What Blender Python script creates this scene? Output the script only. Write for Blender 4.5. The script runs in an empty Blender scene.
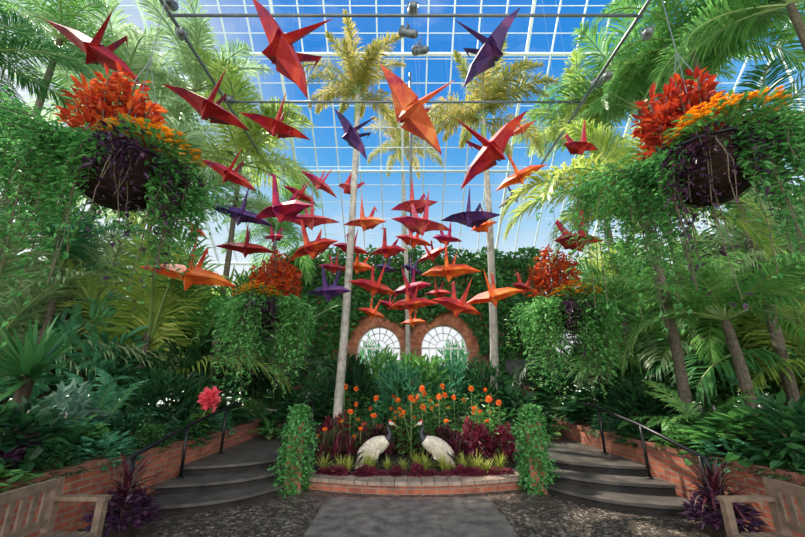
import bpy, math, random
import numpy as np
from mathutils import Vector, Matrix, Euler
random.seed(7); rng = np.random.default_rng(7)
SC = bpy.context.scene; COL = SC.collection
F = 360.0; P = math.radians(16.5); H = 1.6
pi = math.pi; R = math.radians
def ray(px, py):
    u = (px-402.5)/F; v = (268.5-py)/F
    return u, math.cos(P)-v*math.sin(P), math.sin(P)+v*math.cos(P)
def at(px, py, Y):
    x, y, z = ray(px, py); t = Y/y
    return Vector((x*t, Y, H+z*t))
def att(px, py, t):
    x, y, z = ray(px, py)
    return Vector((x*t, y*t, H+z*t))
def nrm(a):
    a = np.asarray(a, float)
    return a/np.maximum(np.linalg.norm(a, axis=-1, keepdims=True), 1e-9)

# ------------------------------------------------------------------ mesh builder
class MB:
    def __init__(s): s.v = []; s.f = []; s.mi = []; s.n = 0
    def add(s, V, Fs, mi=0):
        V = np.asarray(V, float).reshape(-1, 3); n = s.n
        s.v.append(V); s.f.extend([tuple(i+n for i in f) for f in Fs]); s.mi.extend([mi]*len(Fs)); s.n += len(V)
    def box(s, c, d, M=None, mi=0):
        q = np.array([(x, y, z) for x in (-.5, .5) for y in (-.5, .5) for z in (-.5, .5)])*np.array(d)
        if M is not None: q = q @ np.array(M.to_3x3()).T
        s.add(q+np.array(c), [(0, 1, 3, 2), (4, 6, 7, 5), (0, 4, 5, 1), (2, 3, 7, 6), (0, 2, 6, 4), (1, 5, 7, 3)], mi)
    def tube(s, pts, rad, n=6, mi=0, sx=1.0):
        pts = [Vector(p) for p in pts]
        if not hasattr(rad, '__len__'): rad = [rad]*len(pts)
        V = []; up = None
        for i, p in enumerate(pts):
            t = (pts[min(i+1, len(pts)-1)]-pts[max(i-1, 0)]).normalized()
            if up is None:
                up = Vector((0, 0, 1)) if abs(t.z) < .9 else Vector((0, 1, 0))
            a = t.cross(up).normalized(); b = a.cross(t).normalized(); up = b
            for k in range(n):
                th = 2*pi*(k+.5)/n
                V.append(p+a*math.cos(th)*rad[i]*sx+b*math.sin(th)*rad[i])
        m = len(pts)
        Fs = [(i*n+k, i*n+(k+1) % n, (i+1)*n+(k+1) % n, (i+1)*n+k) for i in range(m-1) for k in range(n)]
        Fs.append(tuple(range(n))[::-1]); Fs.append(tuple(range((m-1)*n, m*n)))
        s.add([tuple(q) for q in V], Fs, mi)
    def lathe(s, prof, n=20, c=(0, 0, 0), mi=0):
        V = [(c[0]+r*math.cos(2*pi*k/n), c[1]+r*math.sin(2*pi*k/n), c[2]+z) for r, z in prof for k in range(n)]
        m = len(prof)
        s.add(V, [(i*n+k, i*n+(k+1) % n, (i+1)*n+(k+1) % n, (i+1)*n+k) for i in range(m-1) for k in range(n)], mi)
    def prism(s, poly, z0, z1, mi=0):
        n = len(poly)
        V = [(x, y, z0) for x, y in poly]+[(x, y, z1) for x, y in poly]
        s.add(V, [tuple(range(n))[::-1], tuple(range(n, 2*n))]+[(i, (i+1) % n, n+(i+1) % n, n+i) for i in range(n)], mi)
    def leaves(s, pos, d, nn, L, W, tpl='leaf', mi=0):
        T, FF = TPL[tpl]
        pos = np.asarray(pos, float); N = len(pos)
        d = nrm(d); x = nrm(np.cross(d, nn)); n2 = np.cross(x, d)
        L = np.broadcast_to(np.asarray(L, float), (N,)); W = np.broadcast_to(np.asarray(W, float), (N,))
        V = (pos[:, None]+x[:, None]*(T[None, :, 0:1]*W[:, None, None])+d[:, None]*(T[None, :, 1:2]*L[:, None, None])
             + n2[:, None]*(T[None, :, 2:3]*L[:, None, None]))
        k = len(T); base = s.n+np.arange(N)*k
        for f in FF:
            s.f.extend(map(tuple, (base[:, None]+np.array(f)[None]).tolist())); s.mi.extend([mi]*N)
        s.v.append(V.reshape(-1, 3)); s.n += N*k
    def strap(s, p, az, el, L, W, droop, seg=5, mi=0, prof=(.55, .9, 1, .8, .45, 0)):
        p = np.array(p, float); side = np.array((-math.sin(az), math.cos(az), 0)); V = []
        for i in range(seg+1):
            w = W*np.interp(i/seg, np.linspace(0, 1, len(prof)), prof)*.5
            if i == seg: V.append(p.copy())
            else: V += [p-side*w, p+side*w]
            e = el-droop*((i+.5)/seg)
            p = p+np.array((math.cos(az)*math.cos(e), math.sin(az)*math.cos(e), math.sin(e)))*L/seg
        Fs = [(2*i, 2*i+1, 2*i+3, 2*i+2) for i in range(seg-1)]+[(2*seg-2, 2*seg-1, 2*seg)]
        s.add([q for q in V], Fs, mi)
    def mesh(s, name, mats, smooth=False):
        me = bpy.data.meshes.new(name)
        me.from_pydata(np.concatenate(s.v).tolist(), [], s.f)
        if not isinstance(mats, (list, tuple)): mats = [mats]
        for m in mats: me.materials.append(m)
        if len(mats) > 1: me.polygons.foreach_set('material_index', np.array(s.mi, dtype=np.int32))
        me.polygons.foreach_set('use_smooth', np.full(len(s.f), smooth, dtype=bool))
        me.update(); return me
    def build(s, name, mats, parent=None, smooth=False):
        return link(name, s.mesh(name, mats, smooth), parent)
TPL = {
 'leaf': (np.array([(0,0,0),(.42,.25,.05),(.38,.6,.02),(0,1,-.15),(-.38,.6,.02),(-.42,.25,.05)], float), [(0,1,2,3),(0,3,4,5)]),
 'tri': (np.array([(0,0,0),(.5,.35,.06),(0,1,-.12),(-.5,.35,.06)], float), [(0,1,2),(0,2,3)]),
 'lance': (np.array([(0,0,0),(.5,.3,.04),(.42,.65,-.02),(0,1,-.22),(-.42,.65,-.02),(-.5,.3,.04)], float), [(0,1,2,3),(0,3,4,5)]),
}
def link(name, me, parent=None):
    o = bpy.data.objects.new(name, me); COL.objects.link(o)
    if parent: o.parent = parent
    return o
def tag(o, label=None, cat=None, group=None, kind=None):
    if label: o['label'] = label
    if cat: o['category'] = cat
    if group: o['group'] = group
    if kind: o['kind'] = kind
    return o
def thing(name, label, cat, loc=(0,0,0), rz=0, group=None):
    o = bpy.data.objects.new(name, None); COL.objects.link(o); o.location = loc; o.rotation_euler = (0,0,rz)
    o.empty_display_size = .1
    return tag(o, label, cat, group)
def dup(root, loc, rz=0, scale=None, label=None):
    r = root.copy(); COL.objects.link(r); r.location = loc; r.rotation_euler = (0,0,rz)
    if scale is not None: r.scale = scale
    if label: r['label'] = label
    for ch in list(root.children):
        c = ch.copy(); COL.objects.link(c); c.parent = r
        for g in list(ch.children):
            d = g.copy(); COL.objects.link(d); d.parent = c
    return r

# ------------------------------------------------------------------ materials
def newmat(name):
    m = bpy.data.materials.new(name); m.use_nodes = True; nt = m.node_tree; nt.nodes.clear()
    out = nt.nodes.new('ShaderNodeOutputMaterial'); return m, nt, out
def ramp(nt, cols, fac, const=False):
    r = nt.nodes.new('ShaderNodeValToRGB'); e = r.color_ramp.elements
    while len(e) < len(cols): e.new(.5)
    for i, c in enumerate(cols):
        pos = c[3] if len(c) > 3 else i/max(1, len(cols)-1)
        e[i].position = pos
    for i, c in enumerate(cols): e[i].color = (c[0], c[1], c[2], 1)
    if const: r.color_ramp.interpolation = 'CONSTANT'
    nt.links.new(fac, r.inputs[0]); return r.outputs[0]
def leafmat(name, cols, rough=.42, trans=.45, spec=.4):
    m, nt, out = newmat(name); N = nt.nodes.new; L = nt.links.new
    g = N('ShaderNodeNewGeometry'); oi = N('ShaderNodeObjectInfo')
    a = N('ShaderNodeMath'); a.operation = 'MULTIPLY_ADD'; L(g.outputs['Random Per Island'], a.inputs[0]); a.inputs[1].default_value = .65
    b = N('ShaderNodeMath'); b.operation = 'MULTIPLY'; L(oi.outputs['Random'], b.inputs[0]); b.inputs[1].default_value = .35
    L(b.outputs[0], a.inputs[2])
    c = ramp(nt, cols, a.outputs[0])
    p = N('ShaderNodeBsdfPrincipled'); L(c, p.inputs['Base Color']); p.inputs['Roughness'].default_value = rough
    p.inputs['Specular IOR Level'].default_value = spec
    t = N('ShaderNodeBsdfTranslucent'); L(c, t.inputs['Color'])
    mx = N('ShaderNodeMixShader'); mx.inputs[0].default_value = trans
    L(p.outputs[0], mx.inputs[1]); L(t.outputs[0], mx.inputs[2]); L(mx.outputs[0], out.inputs[0]); return m
def plain(name, c, rough=.5, metal=0, c2=None, scale=6, bump=0, spec=.5):
    m, nt, out = newmat(name); N = nt.nodes.new; L = nt.links.new
    p = N('ShaderNodeBsdfPrincipled'); p.inputs['Roughness'].default_value = rough; p.inputs['Metallic'].default_value = metal
    p.inputs['Specular IOR Level'].default_value = spec
    tc = N('ShaderNodeTexCoord'); n = N('ShaderNodeTexNoise'); n.inputs['Scale'].default_value = scale; n.inputs['Detail'].default_value = 5
    L(tc.outputs['Object'], n.inputs['Vector'])
    c2 = c2 or tuple(x*.7 for x in c)
    L(ramp(nt, [c2+(.3,), c+(.7,)], n.outputs['Fac']), p.inputs['Base Color'])
    if bump:
        b = N('ShaderNodeBump'); b.inputs['Strength'].default_value = bump; L(n.outputs['Fac'], b.inputs['Height']); L(b.outputs[0], p.inputs['Normal'])
    L(p.outputs[0], out.inputs[0]); return m
def brickmat(name, axis='x'):
    m, nt, out = newmat(name); N = nt.nodes.new; L = nt.links.new
    tc = N('ShaderNodeTexCoord'); s = N('ShaderNodeSeparateXYZ'); c = N('ShaderNodeCombineXYZ'); L(tc.outputs['Object'], s.inputs[0])
    L(s.outputs[0 if axis == 'x' else 1], c.inputs[0]); L(s.outputs[2], c.inputs[1])
    b = N('ShaderNodeTexBrick'); L(c.outputs[0], b.inputs['Vector']); b.inputs['Scale'].default_value = 1
    b.inputs['Brick Width'].default_value = .21; b.inputs['Row Height'].default_value = .072; b.inputs['Mortar Size'].default_value = .009
    b.inputs['Color1'].default_value = (.42, .12, .06, 1); b.inputs['Color2'].default_value = (.27, .07, .042, 1); b.inputs['Mortar'].default_value = (.25, .185, .14, 1)
    n = N('ShaderNodeTexNoise'); n.inputs['Scale'].default_value = 9; L(tc.outputs['Object'], n.inputs['Vector'])
    mx = N('ShaderNodeMix'); mx.data_type = 'RGBA'; mx.blend_type = 'MULTIPLY'; mx.inputs[0].default_value = .8
    L(b.outputs['Color'], mx.inputs[6]); L(ramp(nt, [(.5,.5,.5,.3), (1.1,1.05,1,.7)], n.outputs['Fac']), mx.inputs[7])
    p = N('ShaderNodeBsdfPrincipled'); p.inputs['Roughness'].default_value = .75; L(mx.outputs[2], p.inputs['Base Color'])
    bp = N('ShaderNodeBump'); bp.inputs['Strength'].default_value = .4; bp.inputs['Distance'].default_value = .01; bp.invert = True
    L(b.outputs['Fac'], bp.inputs['Height']); L(bp.outputs[0], p.inputs['Normal']); L(p.outputs[0], out.inputs[0]); return m
def pebblemat():
    m, nt, out = newmat('pebble_mosaic'); N = nt.nodes.new; L = nt.links.new
    tc = N('ShaderNodeTexCoord'); v = N('ShaderNodeTexVoronoi'); v.inputs['Scale'].default_value = 24; L(tc.outputs['Object'], v.inputs['Vector'])
    e = N('ShaderNodeTexVoronoi'); e.feature = 'DISTANCE_TO_EDGE'; e.inputs['Scale'].default_value = 24; L(tc.outputs['Object'], e.inputs['Vector'])
    sp = N('ShaderNodeSeparateColor'); L(v.outputs['Color'], sp.inputs[0])
    c = ramp(nt, [(.03,.024,.02,0), (.08,.06,.048,.4), (.14,.105,.08,.75), (.27,.225,.19,1)], sp.outputs[0])
    mx = N('ShaderNodeMix'); mx.data_type = 'RGBA'; L(ramp(nt, [(0,0,0,.02), (1,1,1,.09)], e.outputs['Distance']), mx.inputs[0])
    mx.inputs[6].default_value = (.015, .012, .01, 1); L(c, mx.inputs[7])
    p = N('ShaderNodeBsdfPrincipled'); p.inputs['Roughness'].default_value = .36; L(mx.outputs[2], p.inputs['Base Color'])
    b = N('ShaderNodeBump'); b.inputs['Strength'].default_value = .8; b.inputs['Distance'].default_value = .012
    L(ramp(nt, [(0,0,0,0), (1,1,1,.35)], e.outputs['Distance']), b.inputs['Height']); L(b.outputs[0], p.inputs['Normal'])
    L(p.outputs[0], out.inputs[0]); return m
def papermat(name, c, c2, c3):
    m, nt, out = newmat(name); N = nt.nodes.new; L = nt.links.new
    tc = N('ShaderNodeTexCoord'); n = N('ShaderNodeTexNoise'); n.inputs['Scale'].default_value = 4.5; n.inputs['Detail'].default_value = 4; L(tc.outputs['Object'], n.inputs['Vector'])
    col = ramp(nt, [c2+(.36,), c+(.48,), c+(.54,), c3+(.66,)], n.outputs['Fac'])
    p = N('ShaderNodeBsdfPrincipled'); p.inputs['Roughness'].default_value = .5; p.inputs['Specular IOR Level'].default_value = .3; L(col, p.inputs['Base Color'])
    t = N('ShaderNodeBsdfTranslucent'); L(col, t.inputs['Color']); mx = N('ShaderNodeMixShader'); mx.inputs[0].default_value = .22
    L(p.outputs[0], mx.inputs[1]); L(t.outputs[0], mx.inputs[2]); L(mx.outputs[0], out.inputs[0]); return m
M = {}
M['ivy'] = leafmat('ivy_leaves', [(.018,.07,.02), (.05,.175,.04), (.14,.35,.08)])
M['vine'] = leafmat('vine_leaves', [(.035,.15,.04), (.1,.33,.08), (.27,.56,.18)])
M['vineblue'] = leafmat('fern_green', [(.035,.15,.085), (.08,.28,.135), (.19,.48,.23)])
M['dark'] = leafmat('dark_leaves', [(.01,.04,.017), (.025,.1,.031), (.075,.22,.055)])
M['mid'] = leafmat('mid_leaves', [(.022,.09,.025), (.072,.225,.05), (.19,.4,.095)])
M['lime'] = leafmat('lime_leaves', [(.2,.26,.04), (.42,.47,.08), (.64,.58,.18)])
M['silver'] = leafmat('silver_leaves', [(.08,.18,.13), (.2,.34,.25), (.38,.5,.38)])
M['purple'] = leafmat('purple_leaves', [(.013,.006,.017), (.042,.015,.042), (.11,.035,.09)], trans=.25)
M['burg'] = leafmat('burgundy_leaves', [(.055,.009,.018), (.17,.016,.04), (.34,.045,.085)], trans=.35)
M['maroon'] = leafmat('maroon_leaves', [(.03,.012,.014), (.09,.014,.026), (.2,.035,.05)], trans=.3)
M['redleaf'] = leafmat('coleus_leaves', [(.2,.012,.01), (.46,.04,.015), (.72,.17,.03)], trans=.35)
M['orange'] = leafmat('orange_petals', [(.85,.28,.01), (.95,.44,.02), (.98,.58,.05)], trans=.3)
M['dahlia'] = leafmat('dahlia_petals', [(.75,.07,.01), (.9,.16,.015), (.95,.28,.03)], trans=.3)
M['pink'] = leafmat('pink_petals', [(.7,.04,.08), (.85,.12,.16), (.92,.3,.32)], trans=.3)
M['palm'] = leafmat('palm_leaflets', [(.045,.17,.04), (.135,.34,.08), (.34,.56,.17)], rough=.36, trans=.5)
M['palmpale'] = leafmat('pale_palm_leaflets', [(.14,.28,.12), (.33,.48,.24), (.6,.69,.43)], rough=.36, trans=.55)
M['palmdark'] = leafmat('dark_palm_leaflets', [(.02,.09,.028), (.05,.19,.055), (.13,.33,.1)], rough=.36, trans=.4)
M['palmyel'] = leafmat('yellow_palm_leaflets', [(.16,.3,.05), (.36,.49,.1), (.63,.67,.2)], rough=.36, trans=.52)
M['palmgold'] = leafmat('golden_palm_leaflets', [(.34,.48,.07), (.52,.6,.12), (.72,.74,.24)], rough=.36, trans=.5)
M['foxtail'] = leafmat('foxtail_leaflets', [(.18,.27,.06), (.42,.4,.1), (.68,.48,.17)], rough=.5, trans=.5)
M['stalk'] = plain('green_stalk', (.22,.32,.1), .5)
M['bark'] = plain('fibrous_bark', (.13,.1,.07), .85, c2=(.042,.034,.024), scale=20, bump=.6)
M['smooth'] = plain('smooth_grey_trunk', (.44,.4,.35), .7, c2=(.18,.165,.145), scale=8, bump=.2)
M['twig'] = plain('brown_stems', (.1,.07,.045), .8)
M['soil'] = plain('dark_soil', (.03,.021,.014), .95, c2=(.01,.008,.006), scale=20, bump=.8)
M['brickx'] = brickmat('red_brick_x', 'x'); M['bricky'] = brickmat('red_brick_y', 'y')
M['vous'] = leafmat('arch_brick', [(.25,.085,.05), (.43,.16,.09), (.56,.26,.15)], rough=.8, trans=0, spec=.2)
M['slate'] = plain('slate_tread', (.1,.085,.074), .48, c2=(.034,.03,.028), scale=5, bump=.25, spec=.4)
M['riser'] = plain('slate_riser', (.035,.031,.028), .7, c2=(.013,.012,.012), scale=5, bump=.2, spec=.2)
M['slab'] = plain('slate_slabs', (.21,.185,.16), .42, c2=(.06,.052,.047), scale=6.5, bump=.5)
M['stone'] = plain('curb_stone', (.34,.25,.19), .6, c2=(.17,.12,.09), scale=8, bump=.2)
M['cap'] = plain('brick_coping', (.28,.1,.06), .7, c2=(.12,.05,.035), scale=14, bump=.3)
M['grey'] = plain('weathered_stone', (.1,.1,.1), .8, c2=(.04,.04,.04), scale=12, bump=.4)
M['pebble'] = pebblemat()
M['white'] = plain('white_paint', (.78,.8,.82), .4, c2=(.68,.7,.72))
M['bars'] = plain('pale_blue_grey_bar_paint', (.66,.74,.82), .4, c2=(.58,.66,.74))
M['steel'] = plain('grey_pipe', (.14,.16,.18), .4, .5)
M['black'] = plain('black_iron', (.012,.012,.014), .35, .4)
M['teak'] = plain('weathered_teak', (.2,.135,.09), .65, c2=(.1,.068,.048), scale=14)
M['coco'] = plain('coco_fibre', (.04,.024,.015), .95, c2=(.013,.008,.006), scale=30, bump=.8, spec=.1)
M['potclay'] = plain('dark_planter', (.05,.035,.03), .6)
M['feather'] = plain('cream_plumage', (.66,.58,.45), .6, c2=(.36,.31,.25), scale=16, bump=.3)
M['bfeather'] = plain('black_plumage', (.02,.02,.025), .5)
M['beak'] = plain('tan_beak', (.3,.24,.12), .4)
M['crown'] = plain('red_crown', (.5,.03,.02), .6)
M['string'] = plain('thread', (.4,.4,.4), .6)
M['lens'] = plain('lamp_lens', (.8,.8,.75), .2)
M['lawn'] = plain('outdoor_lawn', (.3,.4,.22), .9, c2=(.5,.52,.45), scale=.3)
m, nt, out = newmat('clear_glass')
t = nt.nodes.new('ShaderNodeBsdfTransparent'); t.inputs[0].default_value = (.97,.98,.99,1)
g = nt.nodes.new('ShaderNodeBsdfGlossy'); g.inputs['Roughness'].default_value = .02
mx = nt.nodes.new('ShaderNodeMixShader'); mx.inputs[0].default_value = .03
nt.links.new(t.outputs[0], mx.inputs[1]); nt.links.new(g.outputs[0], mx.inputs[2]); nt.links.new(mx.outputs[0], out.inputs[0]); M['glass'] = m
PAPER = {'red': ((.44,.017,.026), (.2,.008,.05), (.62,.06,.03)), 'dred': ((.26,.01,.016), (.13,.006,.03), (.4,.02,.02)), 'orange': ((.76,.12,.02), (.46,.03,.03), (.88,.26,.04)),
         'ored': ((.52,.04,.022), (.34,.014,.04), (.76,.14,.03)), 'pink': ((.56,.055,.09), (.32,.018,.1), (.76,.2,.13)), 'mag': ((.4,.012,.07), (.2,.008,.1), (.6,.03,.06)),
         'purple': ((.075,.03,.16), (.025,.018,.08), (.2,.06,.22)), 'peach': ((.72,.14,.06), (.42,.035,.09), (.88,.3,.1))}
for k, a in PAPER.items(): M['p_'+k] = papermat('paper_'+k, *a)

# ------------------------------------------------------------------ camera, sky, sun
cam = bpy.data.cameras.new('camera'); co = bpy.data.objects.new('camera', cam); COL.objects.link(co)
co.location = (0, 0, H); co.rotation_euler = (pi/2+P, 0, 0); cam.sensor_width = 36; cam.lens = F/805*36; cam.clip_start = .05
SC.camera = co
try:
    SC.view_settings.view_transform = 'Standard'; SC.view_settings.exposure = 0
except Exception: pass
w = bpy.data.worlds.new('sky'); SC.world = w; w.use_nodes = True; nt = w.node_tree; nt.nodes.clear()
N = nt.nodes.new; L = nt.links.new
wo = N('ShaderNodeOutputWorld'); bg = N('ShaderNodeBackground'); tc = N('ShaderNodeTexCoord'); sp = N('ShaderNodeSeparateXYZ')
L(tc.outputs['Generated'], sp.inputs[0])
sky = ramp(nt, [(.5,.6,.5,0), (.95,.97,1,.04), (.82,.92,1,.26), (.42,.71,.98,.38), (.12,.45,.9,.52), (.035,.29,.82,.68), (.02,.21,.72,.85)], sp.outputs[2])
nz = N('ShaderNodeTexNoise'); nz.inputs['Scale'].default_value = 3.2; nz.inputs['Detail'].default_value = 7; nz.inputs['Roughness'].default_value = .6
mp = N('ShaderNodeMapping'); mp.inputs['Scale'].default_value = (1, 1, 2.2); L(tc.outputs['Generated'], mp.inputs[0]); L(mp.outputs[0], nz.inputs['Vector'])
cl = ramp(nt, [(0,0,0,.52), (.42,.42,.42,.75)], nz.outputs['Fac'])
m1 = N('ShaderNodeMix'); m1.data_type = 'RGBA'; L(cl, m1.inputs[0]); L(sky, m1.inputs[6]); m1.inputs[7].default_value = (.92,.95,1,1)
dt = N('ShaderNodeVectorMath'); dt.operation = 'DOT_PRODUCT'; L(tc.outputs['Generated'], dt.inputs[0]); dt.inputs[1].default_value = Vector((-.75,.52,.48)).normalized()
gl = ramp(nt, [(0,0,0,.84), (.6,.6,.6,1)], dt.outputs['Value'])
m2 = N('ShaderNodeMix'); m2.data_type = 'RGBA'; L(gl, m2.inputs[0]); L(m1.outputs[2], m2.inputs[6]); m2.inputs[7].default_value = (1.1,1.08,1,1)
# sky brightened behind the photographer and to both hazy sides as added fill light
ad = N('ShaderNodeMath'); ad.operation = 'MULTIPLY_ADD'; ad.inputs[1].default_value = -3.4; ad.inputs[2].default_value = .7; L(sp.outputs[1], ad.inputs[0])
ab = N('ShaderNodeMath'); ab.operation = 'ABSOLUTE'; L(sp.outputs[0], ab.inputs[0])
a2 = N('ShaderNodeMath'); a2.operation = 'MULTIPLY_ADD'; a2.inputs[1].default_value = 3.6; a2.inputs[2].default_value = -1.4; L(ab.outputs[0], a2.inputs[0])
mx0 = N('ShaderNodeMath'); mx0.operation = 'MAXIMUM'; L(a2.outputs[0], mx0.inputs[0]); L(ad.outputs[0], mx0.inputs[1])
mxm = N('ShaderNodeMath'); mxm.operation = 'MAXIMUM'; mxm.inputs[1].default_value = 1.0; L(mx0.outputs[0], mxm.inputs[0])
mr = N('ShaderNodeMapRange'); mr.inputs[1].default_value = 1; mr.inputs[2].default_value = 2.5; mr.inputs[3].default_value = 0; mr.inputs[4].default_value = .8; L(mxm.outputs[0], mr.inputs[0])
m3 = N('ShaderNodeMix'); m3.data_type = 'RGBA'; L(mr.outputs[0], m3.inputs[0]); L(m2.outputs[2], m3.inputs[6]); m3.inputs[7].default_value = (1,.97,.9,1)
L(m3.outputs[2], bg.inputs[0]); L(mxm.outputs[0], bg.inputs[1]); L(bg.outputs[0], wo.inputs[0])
sl = bpy.data.lights.new('sun', 'SUN'); sl.energy = 10.5; sl.angle = R(2); sl.color = (1, .92, .77)
so = bpy.data.objects.new('sun', sl); COL.objects.link(so); so.rotation_euler = Vector((.42,-.4,-.82)).to_track_quat('-Z', 'Y').to_euler(); so.location = (-8, 6, 14)

# ------------------------------------------------------------------ setting
XC = .17
def struct(name, mb, mat, smooth=False):
    o = mb.build(name, mat, None, smooth); o['kind'] = 'structure'; return o
b = MB(); b.add([(-80,-80,-.06),(80,-80,-.06),(80,120,-.06),(-80,120,-.06)], [(0,1,2,3)]); struct('ground', b, M['lawn'])
b = MB(); b.prism([(-4.2,-2),(4.6,-2),(4.6,6.9),(-4.2,6.9)], -.05, 0); struct('floor', b, M['pebble'])
b = MB()
for r_, (ya, yb) in enumerate([(1.5,2.6),(2.605,3.5),(3.505,4.3),(4.305,5.0),(5.005,5.6)]):
    xs = [-.9,-.2,.42,1.2] if r_ % 2 else [-.9,.05,.65,1.2]
    for i in range(3):
        xa, xb = xs[i]+(random.uniform(-.14,.14) if i == 0 else 0), xs[i+1]+(random.uniform(-.14,.14) if i == 2 else 0)
        b.box(((xa+xb)/2, (ya+yb)/2, .0), (xb-xa-.004, yb-ya, .008))
struct('floor_slab_strip', b, M['slab'])
WALLP = [(14.2,3.2),(9,3.2),(6.5,3.3),(5.2,3.5),(4.03,3.75),(2.8,3.95),(1,4.05),(-1.5,4.05)]
def wallhalf(y): return float(np.interp(y, [p[0] for p in WALLP[::-1]], [p[1] for p in WALLP[::-1]]))
for sgn, nm in ((-1,'left'),(1,'right')):
    X = [(XC+sgn*o, y) for y, o in WALLP]; X2 = [(XC+sgn*(o+.26), y) for y, o in WALLP]
    b = MB()
    for i in range(len(X)-1): b.prism([X[i], X[i+1], X2[i+1], X2[i]], 0, .6)
    wl = struct('wall_'+nm, b, M['bricky'])
    b = MB()
    Xa = [(XC+sgn*(o-.02), y) for y, o in WALLP]; Xb = [(XC+sgn*(o+.28), y) for y, o in WALLP]
    for i in range(len(X)-1): b.prism([Xa[i], Xa[i+1], Xb[i+1], Xb[i]], .6, .66)
    b.build('coping', M['cap'], wl)
    b = MB(); b.prism(X2+[(sgn*12,-1.5),(sgn*12,15)], -.04, .5); struct('ground_bed_'+nm, b, M['soil'])
def csoil(x, y): return .13+.085*max(0, min(4.5, y-5.9))
b = MB(); V = []; ny, nx = 14, 9
for j in range(ny):
    y = 5.85+(14-5.85)*j/(ny-1)
    for i in range(nx):
        x = XC+(-1.72+3.44*i/(nx-1)); yy = y
        if j == 0: yy = 5.85+.25*((x-XC)/1.7)**2
        V.append((x, yy, csoil(x, y)+random.uniform(-.02,.02)))
b.add(V, [(j*nx+i, j*nx+i+1, (j+1)*nx+i+1, (j+1)*nx+i) for j in range(ny-1) for i in range(nx-1)])
struct('ground_bed_centre', b, M['soil'], True)
cb = thing('bed_curb', 'low curved stone and brick curb along the front of the central flower bed', 'curb', (XC,5.9,0))
def arcpts(off, n=18): return [(x, -.2-off+.27*(x/1.55)**2) for x in np.linspace(-1.6,1.6,n)]
b = MB(); f_, k_ = arcpts(0), arcpts(-.3)
for i in range(17): b.prism([f_[i], f_[i+1], k_[i+1], k_[i]], 0, .115)
b.build('brick_face', M['brickx'], cb)
b = MB(); f_, k_ = arcpts(.04), arcpts(-.34)
for i in range(17): b.prism([(f_[i][0]+.004, f_[i][1]), (f_[i+1][0]-.004, f_[i+1][1]), (k_[i+1][0]-.004, k_[i+1][1]), (k_[i][0]+.004, k_[i][1])], .115, .165)
b.build('capstone', M['stone'], cb)
for sgn, nm in ((-1,'left'),(1,'right')):
    st = thing('garden_steps', 'three curved slate steps climbing to the %s of the flower bed' % nm, 'steps', (XC+sgn*2.5,6,0), 0, 'curved steps beside the bed')
    RS = .12
    for k in range(3):
        A = Vector((1.68, 5.98+.36*k)); B = Vector((3.40-.05*k, 4.82+.42*k)); pts = []; inn = []
        for i in range(19):
            s = i/18; p = A.lerp(B, s)+Vector((-.55,-.83))*.34*math.sin(pi*s)*(1-.12*k); q = p+Vector((.02,.05))
            pts.append((sgn*(p.x-2.5), p.y-6)); inn.append((sgn*(q.x-2.5), q.y-6))
        yb = 14-6
        back = [(sgn*(3.25-2.5), yb if k == 2 else 1.35), (sgn*(1.68-2.5), yb if k == 2 else 1.35)]
        z = RS*k
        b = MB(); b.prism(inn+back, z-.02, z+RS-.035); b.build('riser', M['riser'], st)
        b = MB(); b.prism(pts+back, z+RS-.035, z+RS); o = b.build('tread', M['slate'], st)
LAND = .36
# back wall with arches
YB = 14.0; ARC = [(-.9, .86), (1.6, .92)]; ZS = 2.6
b = MB(); D = .5
def wallquad(x0, x1, z0, z1): b.box(((x0+x1)/2, YB+D/2, (z0+z1)/2), (x1-x0, D, z1-z0))
edges = [-5.2]
for c, r in ARC: edges += [c-r, c+r]
edges.append(5.6)
for i in range(0, 6, 2): wallquad(edges[i], edges[i+1], 0, 6.2)
for c, r in ARC:
    n = 20
    for i in range(n):
        a0, a1 = pi-pi*i/n, pi-pi*(i+1)/n
        xa, za, xb, zb = c+r*math.cos(a0), ZS+r*math.sin(a0), c+r*math.cos(a1), ZS+r*math.sin(a1)
        V = [(xa,YB,za),(xb,YB,zb),(xb,YB,6.2),(xa,YB,6.2),(xa,YB+D,za),(xb,YB+D,zb),(xb,YB+D,6.2),(xa,YB+D,6.2)]
        b.add(V, [(0,1,2,3),(5,4,7,6),(0,4,5,1),(3,2,6,7)])
struct('wall_back', b, M['brickx'])
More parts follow.
